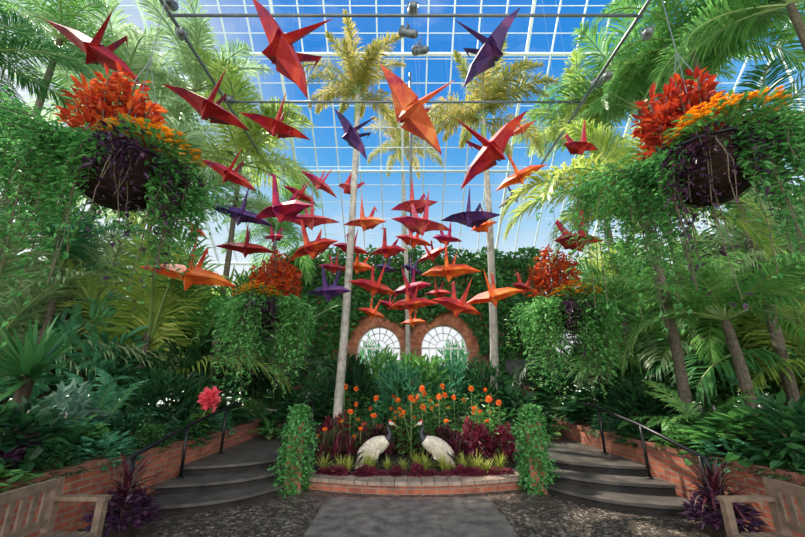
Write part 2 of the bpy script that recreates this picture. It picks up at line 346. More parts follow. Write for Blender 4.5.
for q, (c, r) in enumerate(ARC):
    ar = thing('brick_arch', ['left brick arch ring over a white fanlight window in the ivy wall', 'right brick arch ring over a white fanlight window in the ivy wall'][q], 'arch', (c,YB,0), 0, 'brick arches in the ivy wall')
    b = MB()
    for ring, (ra, rb) in enumerate([(r-.04, r+.11), (r+.12, r+.25), (r+.26, r+.37)]):
        n = 34
        for i in range(n):
            a0, a1 = pi*(i+.06)/n, pi*(i+.94)/n
            pr = [(ra*math.cos(a0), ra*math.sin(a0)), (rb*math.cos(a0), rb*math.sin(a0)), (rb*math.cos(a1), rb*math.sin(a1)), (ra*math.cos(a1), ra*math.sin(a1))]
            dd = -.12+.03*ring
            V = [(x, dd, ZS+z) for x, z in pr]+[(x, .2, ZS+z) for x, z in pr]
            b.add(V, [(0,1,2,3),(7,6,5,4),(0,4,5,1),(1,5,6,2),(2,6,7,3),(3,7,4,0)])
    b.build('voussoirs', M['vous'], ar)
    for s in (-1, 1):
        b = MB(); b.box((s*(r+.17), -.02, ZS/2), (.4, .16, ZS)); b.build('pier', M['brickx'], ar)
    b = MB(); y = .35
    b.tube([(-(r-.03), y, .3), (-(r-.03), y, ZS)]+[((r-.03)*math.cos(a), y, ZS+(r-.03)*math.sin(a)) for a in np.linspace(pi,0,15)]+[((r-.03), y, .3)], .06, 4)
    for a in np.linspace(0, pi, 9)[1:-1]: b.tube([(.3*math.cos(a), y, ZS+.3*math.sin(a)), ((r-.03)*math.cos(a), y, ZS+(r-.03)*math.sin(a))], .026, 4)
    for rr in (.3, .58): b.tube([(rr*math.cos(a), y, ZS+rr*math.sin(a)) for a in np.linspace(pi,0,15)], .026, 4)
    b.tube([(-r, y, ZS), (r, y, ZS)], .05, 4)
    for xx in (-.56,-.28,0,.28,.56): b.tube([(xx, y, .4), (xx, y, ZS)], .026, 4)
    for zz in (.9,1.45,2.0): b.tube([(-r, y, zz), (r, y, zz)], .026, 4)
    o = b.build('window_%d' % (q+1), M['white']); o.location = (c, YB, 0); o['kind'] = 'structure'
# glasshouse
ZE, YE, SL = 6.3, 15.0, .9
def roof(x, y): return (x, y, ZE+SL*(YE-y))
b = MB()
for i, x in enumerate(np.arange(-12, 12.01, .8)): b.tube([roof(x, 15), roof(x, 3)], .062 if i % 5 == 0 else .032, 4)
for y in np.arange(15, 3, -.52): b.tube([roof(-12, y), roof(12, y)], .015, 4)
struct('ceiling', b, M['bars'])
b = MB()
for y in (14.9, 11.9, 9.1, 6.2): b.tube([(-12,y,roof(0,y)[2]-.16),(12,y,roof(0,y)[2]-.16)], .06, 6)
struct('trim_1', b, M['bars'])
b = MB(); b.add([roof(-12,15),roof(12,15),roof(12,3),roof(-12,3)], [(0,1,2,3)]); struct('window_3', b, M['glass'])
for sgn, nm in ((-1,'left'),(1,'right')):
    b = MB()
    for y in np.arange(0, 15.1, 1.0): b.tube([(sgn*12,y,0),(sgn*12,y,min(15,ZE+SL*(YE-y)))], .035, 4)
    for z in np.arange(.6, 12, 1.0): b.tube([(sgn*12,0,z),(sgn*12,min(15, YE-(z-ZE)/SL),z)], .022, 4)
    for x in np.arange(5.2, 12.1, .85): b.tube([(sgn*x,15,0),(sgn*x,15,ZE)], .03, 4)
    for z in np.arange(.6, 6.4, .8): b.tube([(sgn*5.2,15,z),(sgn*12,15,z)], .022, 4)
    struct('window_%d' % (4 if sgn < 0 else 5), b, M['white'])

# ------------------------------------------------------------------ light pipes and spotlights
ZP = 8.0
for sgn, nm in ((-1,'left'),(1,'right')):
    b = MB(); b.tube([(sgn*4.35+.05,2.0,ZP),(sgn*4.35+.05,10.4,ZP)], .035, 8); o = b.build('lighting_pipe', M['steel'], None, True)
    tag(o, 'long grey lighting pipe running back along the %s side under the glass roof' % nm, 'pipe')
for y, lb in ((2.9,'grey cross pipe nearest the camera, above the big baskets'),(5.12,'upper grey cross pipe spanning the glass roof behind the top spotlights'),(7.35,'lower grey cross pipe spanning the roof between the palm crowns')):
    b = MB(); b.tube([(-4.4,y,ZP+.06),(4.5,y,ZP+.06)], .03, 8); o = b.build('lighting_pipe', M['steel'], None, True); tag(o, lb, 'pipe')
b = MB(); b.tube([(.25,9.5,5.4),(.25,9.5,11.1)], .04, 8); o = b.build('hanging_rod', M['steel'], None, True); tag(o, 'thin grey vertical rod hanging from the roof in the middle', 'rod')
def spot(px, py, Y, yaw, label):
    p = at(px, py, Y); t = thing('spotlight', label, 'spotlight', p, yaw, 'spotlights under the roof')
    Mt = Matrix.Rotation(R(-55), 3, 'X')
    b = MB(); pr = [(.001,-.17),(.06,-.17),(.075,-.12),(.08,.1),(.105,.17),(.1,.17),(.075,.1)]
    b.lathe(pr, 14); b.v = [v @ np.array(Mt).T for v in b.v]; hs = b.build('housing', M['steel'], t, True)
    b = MB(); b.lathe([(.001,.12),(.09,.12)], 14); b.v = [v @ np.array(Mt).T for v in b.v]; b.build('lens', M['lens'], hs)
    b = MB(); zt = max(.12, ZP-p.z)
    b.tube([(-.1,0,0),(-.1,0,.13),(.1,0,.13),(.1,0,0)], .012, 5); b.tube([(0,0,.13),(0,0,zt if zt < .6 else .3)], .012, 5); b.build('bracket', M['steel'], t)
for a in [(170,2,4.95,.4,'topmost spotlight at the upper left corner of the roof pipes'),(181,33,5.4,.6,'second spotlight down the left pipe'),(229,100,7.3,.5,'small spotlight far down the left pipe'),
          (413,8,5.05,0,'topmost spotlight in the middle of the upper cross pipe'),(409,33,5.25,1.2,'middle spotlight of the three on the centre'),(421,50,5.5,.8,'lowest spotlight of the three in the centre'),
          (648,33,5.4,-.6,'spotlight at the upper right on the right pipe'),(608,76,6.5,-.5,'small spotlight halfway down the right pipe'),(596,83,6.9,-.9,'farthest spotlight down the right pipe')]:
    spot(*a)

# ------------------------------------------------------------------ palms
def frond_mb(Lr, n, el0, el1, ll, lw, plum=0, seed=0):
    r = random.Random(seed); b = MB(); m = 16; pts = [np.zeros(3)]; tan = []
    for i in range(m):
        e = el0+(el1-el0)*(i/(m-1))**1.2; d = np.array((0, math.cos(e), math.sin(e))); tan.append(d); pts.append(pts[-1]+d*Lr/m)
    tan.append(tan[-1])
    b.tube(pts, [.022*Lr/3*(1-.85*i/m)+.003 for i in range(m+1)], 5, 1)
    X = np.array((1., 0, 0)); pts = np.array(pts); tan = np.array(tan)
    for i in range(n):
        s = .13+.87*(i+.5)/n; q = s*m; k = min(int(q), m-1); f = q-k
        p = pts[k]*(1-f)+pts[k+1]*f; T = tan[k]; Nn = np.cross(X, T)
        ln = ll*(math.sin(pi*(.12+.8*s))**.8)
        for sd in (-1, 1):
            for rep in range(2 if plum else 1):
                a = R(72-45*s)+r.uniform(-.1,.1); up = r.uniform(-.9,1.0) if plum else .22+r.uniform(-.2,.2)
                d = nrm(math.cos(a)*T+math.sin(a)*sd*X*(1-.3*abs(up) if plum else 1)+up*Nn)
                d2 = nrm(d+np.array((0,0,-.35-.3*r.random()))); d3 = nrm(d2+np.array((0,0,-.6)))
                wv = nrm(np.cross(d, Nn))*lw*.5; l_ = ln*r.uniform(.82,1.1)
                a1 = p+d*l_*.4; a2 = a1+d2*l_*.35; a3 = a2+d3*l_*.25
                b.add([p-wv*.4, p+wv*.4, a1-wv, a1+wv, a2-wv*.7, a2+wv*.7, a3], [(0,1,3,2),(2,3,5,4),(4,5,6)])
    return b
FC = {}
def fmesh(var, mat):
    if (var, mat) not in FC:
        if (var, None) not in FC:
            kind, v = var
            e0, e1 = {'up': (82,20), 'mid': (58,-35), 'low': (22,-75), 'flat': (38,-10), 'stand': (86,55), 'arch': (50,-62)}[v]
            if kind == 'feather': b = frond_mb(1.0, 62 if v != 'arch' else 90, R(e0), R(e1), .3 if v != 'arch' else .24, .0125, 0, 3)
            elif kind == 'fox': b = frond_mb(1.0, 46, R(e0), R(e1), .2, .015, 1, 4)
            else: b = frond_mb(1.0, 26, R(e0), R(e1), .2, .035, 0, 5)
            FC[(var, None)] = b
        FC[(var, mat)] = FC[(var, None)].mesh('frond', [M[mat], M['stalk']])
    return FC[(var, mat)]
def fronds(t, top, n, Lf, kind, mat, vs, seed, spread=0):
    r = random.Random(seed)
    for i in range(n):
        v = vs[i % len(vs)]; o = link('frond', fmesh((kind, v), mat), t)
        o.location = (top[0]+r.uniform(-spread,spread), top[1]+r.uniform(-spread,spread), top[2]); o.rotation_euler = (r.uniform(-.12,.12), r.uniform(-.25,.25), 2*pi*i*.618+r.uniform(-.2,.2))
        s = Lf*r.uniform(.82,1.12); o.scale = (s, s, s)
def palm(label, px, py, Y, base, Lf, n, mat='palm', kind='feather', vs=('up','mid','mid','low'), tr=.075, tmat='bark', seed=1, cat='palm', dx=0, extra=()):
    c = at(px, py, Y)
    bz = .5 if base is None else base[2]
    bp = Vector((c.x+dx, c.y, bz)) if base is None else Vector(base)
    t = thing('palm_tree', label, cat, bp)
    top = c-bp; b = MB(); pts = []; rd = []
    m = 26
    for i in range(m+1):
        s = i/m; p = top*s; p = p+Vector((math.sin(s*pi)*.06, 0, 0)); pts.append(p); rd.append(tr*(1.25-.45*s)*(1+.05*(i % 2)) if i else tr*1.5)
    b.tube(pts, rd, 10); b.build('trunk', M[tmat], t, tmat == 'smooth')
    fronds(t, top, n, Lf, kind, mat, vs, seed)
    for v, rz, s in extra:
        o = link('frond', fmesh((kind, v), 'palmgold'), t); o.location = top; o.rotation_euler = (0,0,R(rz)); o.scale = (s,s,s)
    if tmat == 'smooth':
        b = MB(); b.tube([top*.9, top*.96, top*1.01], [tr*.8, tr*1.0, tr*.5], 10); b.build('crownshaft', M['stalk'], t, True)
    return t
def clump(label, px, pyt, Y, n, mat, seed, vs=('stand','up','up','mid')):
    p = at(px, pyt, Y)
    t = thing('palm_clump', label, 'palm', (p.x, Y, .5)); Lf = (p.z-.5)*1.12
    b = MB()
    for k in range(5):
        a = k*1.3; b.tube([(.12*math.cos(a), .12*math.sin(a), -.03), (.14*math.cos(a), .14*math.sin(a), .5)], .025, 6)
    b.build('stem', M['stalk'], t)
    fronds(t, (0,0,.2), n, Lf, 'feather', mat, vs, seed, .14)
lb = at(335,440,7.6); rb_ = at(496,430,8.9)
palm('slender grey palm trunk leaning right at the left of the bed, tufted tan crown', 358, 95, 7.6, (lb.x,lb.y,.25), 1.75, 19, 'foxtail', 'fox', ('up','mid','mid','low'), .075, 'smooth', 11)
palm('slender grey palm trunk at the right of the flower bed with tufted crown', 483, 120, 8.9, (rb_.x,rb_.y,.36), 2.2, 19, 'foxtail', 'fox', ('up','mid','mid','low'), .086, 'smooth', 12)
palm('tufted tan palm crown standing behind the ivy wall arches in the centre', 402, 148, 13.2, (.2,13.2,.5), 2.0, 18, 'foxtail', 'fox', ('up','mid','low'), .08, 'smooth', 13)
palm('feathery pale palm behind the left basket with long upright fronds', 150, 225, 9, None, 3.7, 20, 'palmpale', vs=('up','up','mid','flat'), seed=21)
palm('tall pale yellow-green palm nearest the glass roof on the left', 240, 165, 9.6, None, 3.0, 20, 'palmyel', vs=('up','mid','mid','low'), seed=22)
palm('dark green drooping palm at the upper left corner', -45, 55, 4.6, None, 1.9, 15, 'palmdark', vs=('mid','low','flat'), seed=23)
palm('fine-leaved pale palm rising above the upper left basket', 118, 110, 8.5, None, 3.0, 18, 'palmpale', vs=('up','mid','low'), seed=24)
palm('bluish feathery palm below the left hanging vine', 60, 270, 8, None, 2.4, 18, 'vineblue', vs=('up','mid','flat','low'), seed=25)
palm('short green palm left of the ivy wall', 275, 240, 11.5, None, 2.3, 16, 'palm', vs=('up','mid','low'), seed=26)
palm('pale green palm at the far left below the dark drooping fronds', 15, 190, 7, None, 2.4, 16, 'palmpale', vs=('mid','low','flat'), seed=27)
palm('slim pale palm between the left pipe and the wide red crane', 195, 90, 8.8, None, 2.6, 20, 'palmpale', vs=('up','mid','flat','low'), seed=28)
palm('green palm at the top left above the dark red crane', 60, 40, 7.0, None, 2.3, 17, 'palm', vs=('mid','flat','low'), seed=29)
palm('large green feather palm filling the upper right corner', 790, 5, 5.2, None, 3.0, 24, 'palm', vs=('mid','flat','low','up'), seed=31)
palm('tall feathery palm under the right light pipe', 640, 110, 8.2, None, 2.9, 22, 'palm', vs=('up','mid','mid','low'), seed=32)
palm('yellow-green palm right of the red crane with a long frond arching left', 645, 215, 6.3, None, 2.3, 17, 'palmyel', vs=('mid','flat','low','up'), seed=33, extra=(('arch',90,3.3),('arch',70,3.1),('arch',112,2.9)))
palm('low spreading feather palm below the right hanging basket', 725, 320, 5.6, None, 2.0, 19, 'palm', vs=('mid','flat','low'), seed=34)
palm('pale feathery palm at the right edge', 800, 265, 6.5, None, 2.6, 17, 'palmpale', vs=('mid','flat','low','up'), seed=35)
palm('small palm just right of the ivy wall', 600, 310, 10, None, 2.1, 17, 'palmyel', vs=('up','mid','low'), seed=36)
palm('tall pale palm far back on the right against the glass', 700, 165, 11.0, None, 3.0, 17, 'palmpale', vs=('up','mid','low'), seed=37)
palm('mid green palm behind the upper right basket', 765, 150, 7.5, None, 2.6, 17, 'palmdark', vs=('mid','low','flat'), seed=38)
palm('palm with broad drooping fronds between the upper right basket and right pipe', 690, 45, 6.8, None, 2.5, 20, 'palm', vs=('mid','flat','low','mid'), seed=39)
palm('pale palm behind the small red crane at the right', 590, 135, 9.4, None, 2.4, 19, 'palmyel', vs=('up','mid','flat','low'), seed=40)
clump('upright pale palm clump at the far left behind the yucca', 18, 245, 8.0, 16, 'palmpale', 41)
clump('upright pale palm clump behind the bluish palm', 88, 240, 9.5, 15, 'palmpale', 42)
clump('upright yellow-green palm clump below the left tiny red crane', 160, 268, 9.4, 15, 'palmyel', 43)
clump('upright green palm clump left of the lower left basket', 215, 275, 10.4, 15, 'palm', 44)
clump('narrow palm clump behind the lower left basket', 262, 300, 11.2, 12, 'dark', 45)
clump('upright green palm clump right of the lower right basket', 640, 275, 9.5, 15, 'palm', 46)
clump('upright pale palm clump behind the low spreading palm', 690, 255, 9.8, 16, 'palmpale', 47)
clump('upright green palm clump at the right under the big basket', 752, 250, 8.4, 16, 'palmdark', 48)
clump('upright yellow-green palm clump at the right edge', 800, 275, 7.2, 15, 'palmyel', 49)
clump('narrow palm clump just right of the ivy wall', 598, 305, 10.6, 12, 'dark', 50)

# ------------------------------------------------------------------ ivy wall
N_ = 17000
x = rng.uniform(-5.3, 5.7, N_); z = rng.uniform(.4, 6.5, N_)
keep = np.ones(N_, bool)
for c, r in ARC:
    rr = np.hypot(x-c, z-ZS)
    keep &= ~((rr < r+.38+.1*rng.random(N_)) & (z >= ZS)); keep &= ~((np.abs(x-c) < r+.38) & (z < ZS))
keep &= ~((x > -1) & (x < 1.6) & (z < ZS+.6)); keep &= ~((x > -2.5) & (x < 3.25) & (z < ZS-.1))
x, z = x[keep], z[keep]; n = len(x)
dep = .08+.3*rng.random(n)*(1+np.sin(x*2.1+z*1.3))*.6+.1*np.sin(x*3+z*2)
pos = np.c_[x, YB-np.abs(dep), z+.15*np.sin(x*4)]
b = MB(); b.leaves(pos, np.c_[rng.normal(0,.6,n), -.3-.5*rng.random(n), -.5+rng.normal(0,.5,n)], np.c_[rng.normal(0,.4,n), -np.ones(n), .5+rng.normal(0,.4,n)], rng.uniform(.12,.24,n), rng.uniform(.1,.2,n))
o = b.build('ivy', M['ivy']); tag(o, 'dense dark green ivy covering the wall around the brick arches', 'ivy')

# ------------------------------------------------------------------ plant templates (unit height, unit width)
def sph(n):
    d = rng.normal(size=(n,3)); return nrm(d)
def dome(n, seed):
    d = sph(n); d[:, 2] = np.abs(d[:, 2])*1.0-.12*rng.random(n)
    lump = 1+.16*np.sin(d[:,0]*5+seed)*np.sin(d[:,1]*5+seed*2)+.12*np.sin(d[:,2]*7+seed)
    rad = .5*lump*(.5+.5*rng.random(n)**.5)
    return np.c_[d[:,0]*rad, d[:,1]*rad, np.maximum(.02, .25+d[:,2]*rad*1.5)], d
def shrub_meshes(mat, kind, seed):
    b = MB()
    if kind == 'small':
        p, d = dome(1500, seed); n = len(p); dd = d+rng.normal(0,.6,(n,3)); b.leaves(p, dd, np.c_[rng.normal(0,.4,(n,2)), np.ones(n)], rng.uniform(.05,.1,n), rng.uniform(.03,.06,n))
    elif kind == 'big':
        p, d = dome(380, seed); n = len(p); dd = d+rng.normal(0,.4,(n,3))+np.array((0,0,-.2)); b.leaves(p, dd, np.c_[d[:,:2]*.3+rng.normal(0,.3,(n,2)), np.ones(n)], rng.uniform(.14,.25,n), rng.uniform(.08,.14,n))
    elif kind == 'lance':
        p, d = dome(800, seed); n = len(p); dd = d*.8+rng.normal(0,.35,(n,3))+np.array((0,0,.35)); b.leaves(p, dd, np.c_[rng.normal(0,.5,(n,2)), np.ones(n)], rng.uniform(.13,.24,n), rng.uniform(.025,.05,n), 'lance')
    elif kind == 'strap':
        r = random.Random(seed)
        for i in range(60): b.strap((r.uniform(-.03,.03), r.uniform(-.03,.03), .1+.25*r.random()), r.uniform(0,2*pi), R(r.uniform(15,85)), r.uniform(.45,.75), .055, R(r.uniform(30,90)))
    elif kind == 'rosette':
        r = random.Random(seed)
        for i in range(90): b.strap((0, 0, .5+.06*r.random()), r.uniform(0,2*pi), R(r.uniform(-30,88)), r.uniform(.42,.55), .042, R(r.uniform(0,15)), 4)
    elif kind == 'grass':
        r = random.Random(seed)
        for i in range(70): b.strap((r.uniform(-.08,.08), r.uniform(-.08,.08), 0), r.uniform(0,2*pi), R(r.uniform(45,90)), r.uniform(.7,1.05), .05, R(r.uniform(20,85)), 5)
    me = b.mesh('foliage', M[mat])
    s = MB(); r = random.Random(seed+5)
    if kind == 'rosette': s.tube([(0,0,0),(.01,0,.3),(0,0,.56)], [.06,.05,.04], 8)
    elif kind in ('grass',): s.tube([(0,0,-.02),(0,0,.06)], [.09,.07], 8)
    else:
        for k in range(6):
            a = r.uniform(0,2*pi); s.tube([(.03*math.cos(a), .03*math.sin(a), -.03), (.12*math.cos(a), .12*math.sin(a), .3), (.25*math.cos(a), .25*math.sin(a), .65)], [.018,.014,.006], 5)
    return me, s.mesh('stem', M['twig'])
SHC = {}
def plant(name, label, cat, px, pyt, Y, wpx, mat, kind, seed=0, zb=.5, group=None, loc=None, hw=None):
    if loc is None:
        p = at(px, pyt, Y); h = max(.2, p.z-zb); x_, y_, z_ = ray(px, pyt); wd = wpx*(Y/y_)/F; X = p.x
        if zb == .5:
            mn = wallhalf(Y)+.2+.42*wd; sg = -1 if X < XC else 1
            if abs(X-XC) < mn: X = XC+sg*mn
        base = (X, Y, zb)
    else: base = loc; wd, h = hw
    t = thing(name, label, cat, base, random.uniform(0,6.28), group)
    if (kind == 'fern'):
        for i in range(15):
            o = link('frond', fmesh(('fern', ('up','mid','mid','flat')[i % 4]), mat), t); o.rotation_euler = (random.uniform(-.1,.1), random.uniform(-.2,.2), 2*pi*.618*i)
            s = .62*random.uniform(.85,1.1); o.scale = (wd*s, wd*s, h*1.0*random.uniform(.85,1.1)*1.25)
        return t
    k = (mat, kind, seed % 3)
    if k not in SHC: SHC[k] = shrub_meshes(mat, kind, seed % 3)
    for nm, me in zip(('foliage','stem'), SHC[k]):
        o = link(nm, me, t); o.scale = (wd, wd, h)
    return t
LP = [
 ('shrub','dark leafy shrub at the left edge just above the left bench',15,405,4.3,100,'dark','big'),
 ('shrub','low green shrub behind the left bench',75,425,5.0,80,'mid','big'),
 ('fern','large arching fern in the left bed under the feathery palm',112,372,5.9,130,'vineblue','fern'),
 ('shrub','silver-green broad-leaved plant beside the left fern',70,388,5.4,60,'silver','big'),
 ('shrub','dark small-leaved shrub above the left brick wall near the handrail',150,415,5.6,75,'dark','small'),
 ('shrub','green lance-leaved bush left of the pink flower',172,378,6.8,80,'dark','lance'),
 ('shrub','dark broad-leaved bush right of the pink flower',232,398,7.8,60,'dark','big'),
 ('shrub','small green bush at the top of the left steps',262,400,9.2,45,'mid','small'),
 ('yucca','spiky rosette yucca with stiff blades in the left bed',45,318,6.0,135,'palmdark','rosette'),
 ('shrub','purple-tinged shrub low at the left edge',10,435,4.2,60,'purple','big'),
 ('shrub','mid green tall shrub behind the yucca',20,305,9.0,120,'mid','lance'),
 ('shrub','bluish green tall shrub below the bluish palm',110,315,9.0,120,'vineblue','lance'),
 ('shrub','tall dark shrub between the left palms and the basket',195,325,10.0,100,'dark','lance'),
 ('shrub','dark bush behind the lower left basket',258,345,11.5,80,'dark','small'),
 ('fern','small fern near the left handrail',195,410,6.3,70,'vineblue','fern'),
 ('shrub','burgundy spiky plant at the inner end of the left steps',302,388,8.2,34,'burg','strap'),
 ('shrub','dark bush tucked left of the flower bed',320,372,10.5,50,'dark','small'),
 ('shrub','green bush at the top of the right steps',565,398,9.2,55,'mid','small'),
 ('shrub','dark broad-leaved bush right of the stairs railing',605,385,8.0,85,'dark','big'),
 ('shrub','dark lance-leaved bush under the small right palm',640,385,7.0,80,'dark','lance'),
 ('sago','feathery sago-like fern in the right bed',690,380,6.0,140,'palm','fern'),
 ('shrub','glossy dark shrub over the right brick wall',668,420,5.8,75,'dark','big'),
 ('shrub','large mid green shrub above the right bench',738,410,5.0,110,'mid','big'),
 ('shrub','dark shrub at the right edge above the bench',795,405,4.3,90,'dark','big'),
 ('fern','bluish arching fern near the right edge',775,365,5.8,130,'vineblue','fern'),
 ('shrub','low dark purple shrub on the right wall top',712,440,5.0,60,'purple','big'),
 ('shrub','tall green shrub behind the low feather palm',765,335,8.5,130,'mid','lance'),
 ('shrub','tall dark shrub behind the lower right basket',590,350,11.2,90,'dark','lance'),
 ('shrub','tall leafy shrub between the two right palms',660,340,9.3,110,'mid','small'),
 ('shrub','burgundy spiky plant at the inner end of the right steps',526,390,8.4,34,'burg','strap'),
 ('shrub','dark bush tucked right of the flower bed',506,376,10.8,46,'dark','small'),
]
for i, (nm, lb_, px, py, Y, wp, mat, kind) in enumerate(LP):
    plant(nm, lb_, 'fern' if kind == 'fern' else ('yucca' if nm == 'yucca' else 'shrub'), px, py, Y, wp, mat, kind, i, .35 if 290 < px < 530 else .5)
plant('shrub','green bush outdoors seen through the left arched window','shrub',0,0,0,0,'vineblue','lance',1,0,None,(-1.6,19,-.06),(2.6,2.9))
plant('shrub','green bush outdoors seen through the right arched window','shrub',0,0,0,0,'vineblue','lance',2,0,None,(2.9,19,-.06),(2.4,3.0))
for sgn, nm in ((-1,'left'),(1,'right')):
    for i, (y, wd) in enumerate(((3.6,.7),(4.25,.6),(4.85,.65),(5.5,.55),(6.2,.6),(7.0,.6))):
        plant('creeping_plant', 'low creeping plant spilling over the top of the %s brick wall' % nm, 'plant', 0,0,0,0, ('mid','dark','vineblue')[i % 3], 'small' if i % 2 else 'big', i, 0, 'creeping plants on the %s wall' % nm, (XC+sgn*(wallhalf(y)+.24), y, .5), (wd, random.uniform(.3,.45)))
    plant('shrub', 'dark broad-leaved shrub closing the path at the top of the %s steps' % nm, 'shrub', 0,0,0,0, 'dark', 'big', 1, 0, None, (XC+sgn*2.35, 8.4, .36), (1.3, .85))
    plant('fern', 'low fern at the back of the %s landing' % nm, 'fern', 0,0,0,0, 'mid', 'fern', 1, 0, None, (XC+sgn*2.85, 7.9, .36), (.75, .5))

# ------------------------------------------------------------------ flowers of the central bed
def flower_mb(layers=4, rad=.06):
    b = MB(); P_ = []; D_ = []; L_ = []
    for l in range(layers):
        n = 13-2*l; el = R(-5+25*l)
        for k in range(n):
            a = 2*pi*(k+.5*(l % 2))/n; P_.append((.01*math.cos(a), .01*math.sin(a), .008*l)); D_.append((math.cos(a)*math.cos(el), math.sin(a)*math.cos(el), math.sin(el))); L_.append(rad*(1-.14*l))
    n = len(P_); b.leaves(P_, D_, np.tile((0,0,1.),(n,1))+np.array(D_)*.001, L_, np.array(L_)*.55); return b
FL = flower_mb().mesh('flower', M['dahlia'])
b = MB(); b.lathe([(.001,.05),(.012,.045),(.016,.03),(.001,.02)], 8); FCEN = b.mesh('centre', M['orange'])
def bed_line(n, x0, x1, y, jit): return [(XC+x0+(x1-x0)*(i+.5)/n+random.uniform(-jit,jit), y+random.uniform(-jit,jit)) for i in range(n)]
for x, y in bed_line(26, -1.45, 1.45, 6.04, .03):
    plant('edging_plant', 'small burgundy leafy edging plant behind the stone curb', 'plant', 0,0,0,0, 'burg', random.choice(['big','small','strap']), random.randrange(3), 0, 'burgundy edging plants along the curb', (x, y+.14*((x-XC)/1.5)**2, csoil(x,y)-.03), (random.uniform(.18,.25),random.uniform(.1,.19)))
for x, y in bed_line(15, -1.5, 1.5, 6.3, .07):
    plant('ornamental_grass', 'chartreuse tuft of grass in the row in front of the bird statues', 'grass tuft', 0,0,0,0, 'lime', 'grass', random.randrange(3), 0, 'chartreuse grass tufts in the flower bed', (x, y, csoil(x,y)-.02), (random.uniform(.2,.34),random.uniform(.24,.38)))
for k, (yy, n) in enumerate(((6.72,15),(7.05,14),(7.4,13))):
    for x, y in bed_line(n, -1.62, 1.62, yy, .09):
        if k == 0 and abs(x-.03) < .78: continue
        plant('coleus', 'dark red coleus in the middle rows of the flower bed', 'coleus', 0,0,0,0, random.choice(['burg','burg','burg','maroon']), random.choice(['big','strap','strap']), random.randrange(3), 0, 'dark red coleus in the flower bed', (x, y, csoil(x,y)-.02), (random.uniform(.32,.44), random.uniform(.38,.64)))
for x, y, s in ((-1.2,7.2,.4),(-.55,7.25,.42),(.45,7.3,.45),(1.05,7.2,.38),(1.55,7.6,.5),(-.1,7.5,.5)):
    plant('bedding_plant', 'small green bushy plant among the dark red coleus', 'plant', 0,0,0,0, 'mid', 'small', 1, 0, 'green bushes among the coleus', (x, y, csoil(x,y)-.02), (s, s*1.1))
def make_dahlia(lab):
    t = thing('dahlia', lab, 'flower', (0,0,0), 0, 'orange dahlias in the flower bed')
    b = MB(); pts = [[(0,0,0),(.02,.01,.4),(.03,.02,.78)], [(0,0,.2),(-.08,.03,.45),(-.13,.03,.6)]]
    b.tube(pts[0], .008, 5); b.tube(pts[1], .006, 5); b.build('stem', M['stalk'], t)
    n = 150; zz = rng.uniform(.05,.7,n); a = rng.uniform(0,2*pi,n); rr = rng.uniform(.02,.18,n)
    b = MB(); b.leaves(np.c_[rr*np.cos(a), rr*np.sin(a), zz], np.c_[np.cos(a), np.sin(a), rng.normal(.2,.3,n)], np.tile((0,0,1.),(n,1)), rng.uniform(.07,.15,n), rng.uniform(.035,.065,n)); b.build('foliage', M['mid'], t)
    for p, s in ((pts[0][-1],.95),(pts[1][-1],.65)):
        o = link('flower', FL, t); o.location = p; o.rotation_euler = (R(40), R(random.uniform(-15,15)), 0); o.scale = (s,s,s)
        link('centre', FCEN, o)
    return t
dah = make_dahlia('orange-red dahlia on a green stem behind the bird statues')
spots = [(x, y) for yy, n in ((7.1,9),(7.45,9),(7.85,9),(8.25,8)) for x, y in bed_line(n, -1.65, 1.65, yy, .26)]
for i, (x, y) in enumerate(spots):
    s = random.uniform(.75,1.1); loc = (x, y, csoil(x,y)); rz = random.uniform(-.8,.8); s3 = (s,s,s*random.uniform(.75,1.35)*max(.85,1+.14*(y-7.6)))
    if i == 0: dah.location = loc; dah.scale = s3
    else: dup(dah, loc, rz, s3)
for i, (px, py, Y, wp) in enumerate([(350,362,9.0,62),(383,363,9.4,60),(420,362,9.2,60),(452,362,9.4,60),(482,366,9.0,50),(402,370,8.7,56)]):
    plant('rhododendron', 'green lance-leaved shrub standing forward of the row below the arches' if i == 5 else 'green lance-leaved shrub below the arches, %s from the left in its row' % ['first','second','third','fourth','fifth'][i], 'shrub', px, py, Y, wp, ('dark','mid','mid','vineblue','dark','vineblue')[i], 'lance', i, .4, 'lance-leaved shrubs below the arches')
# pink flower
p = at(212, 399, 6.3); t = thing('hibiscus', 'pinkish red ruffled bloom on a tall stem beside the left handrail', 'flower', (XC-3.62, 6.3, .5))
ox = p.x-(XC-3.62)
b = MB(); b.tube([(0,0,0),(ox*.5+.02,0,.4),(ox,0,p.z-.5)], .014, 5); b.build('stem', M['stalk'], t)
n = 70; q = rng.uniform(.1,.95,n); a = rng.uniform(0,2*pi,n); b = MB(); b.leaves(np.c_[ox*q+.03*np.cos(a), .03*np.sin(a), q*(p.z-.5)], np.c_[np.cos(a), np.sin(a), rng.normal(.1,.3,n)], np.tile((0,0,1.),(n,1)), .17, .09); b.build('foliage', M['mid'], t)
n = 150; d = sph(n); d[:,1] -= .35; d = nrm(d)
b = MB(); b.leaves(d*.05*rng.random((n,1)), d+rng.normal(0,.25,(n,3)), rng.normal(0,1,(n,3)), rng.uniform(.1,.2,n), rng.uniform(.07,.13,n)); o = b.build('flower', M['pink'], t); o.location = (ox,-.02,p.z-.5)

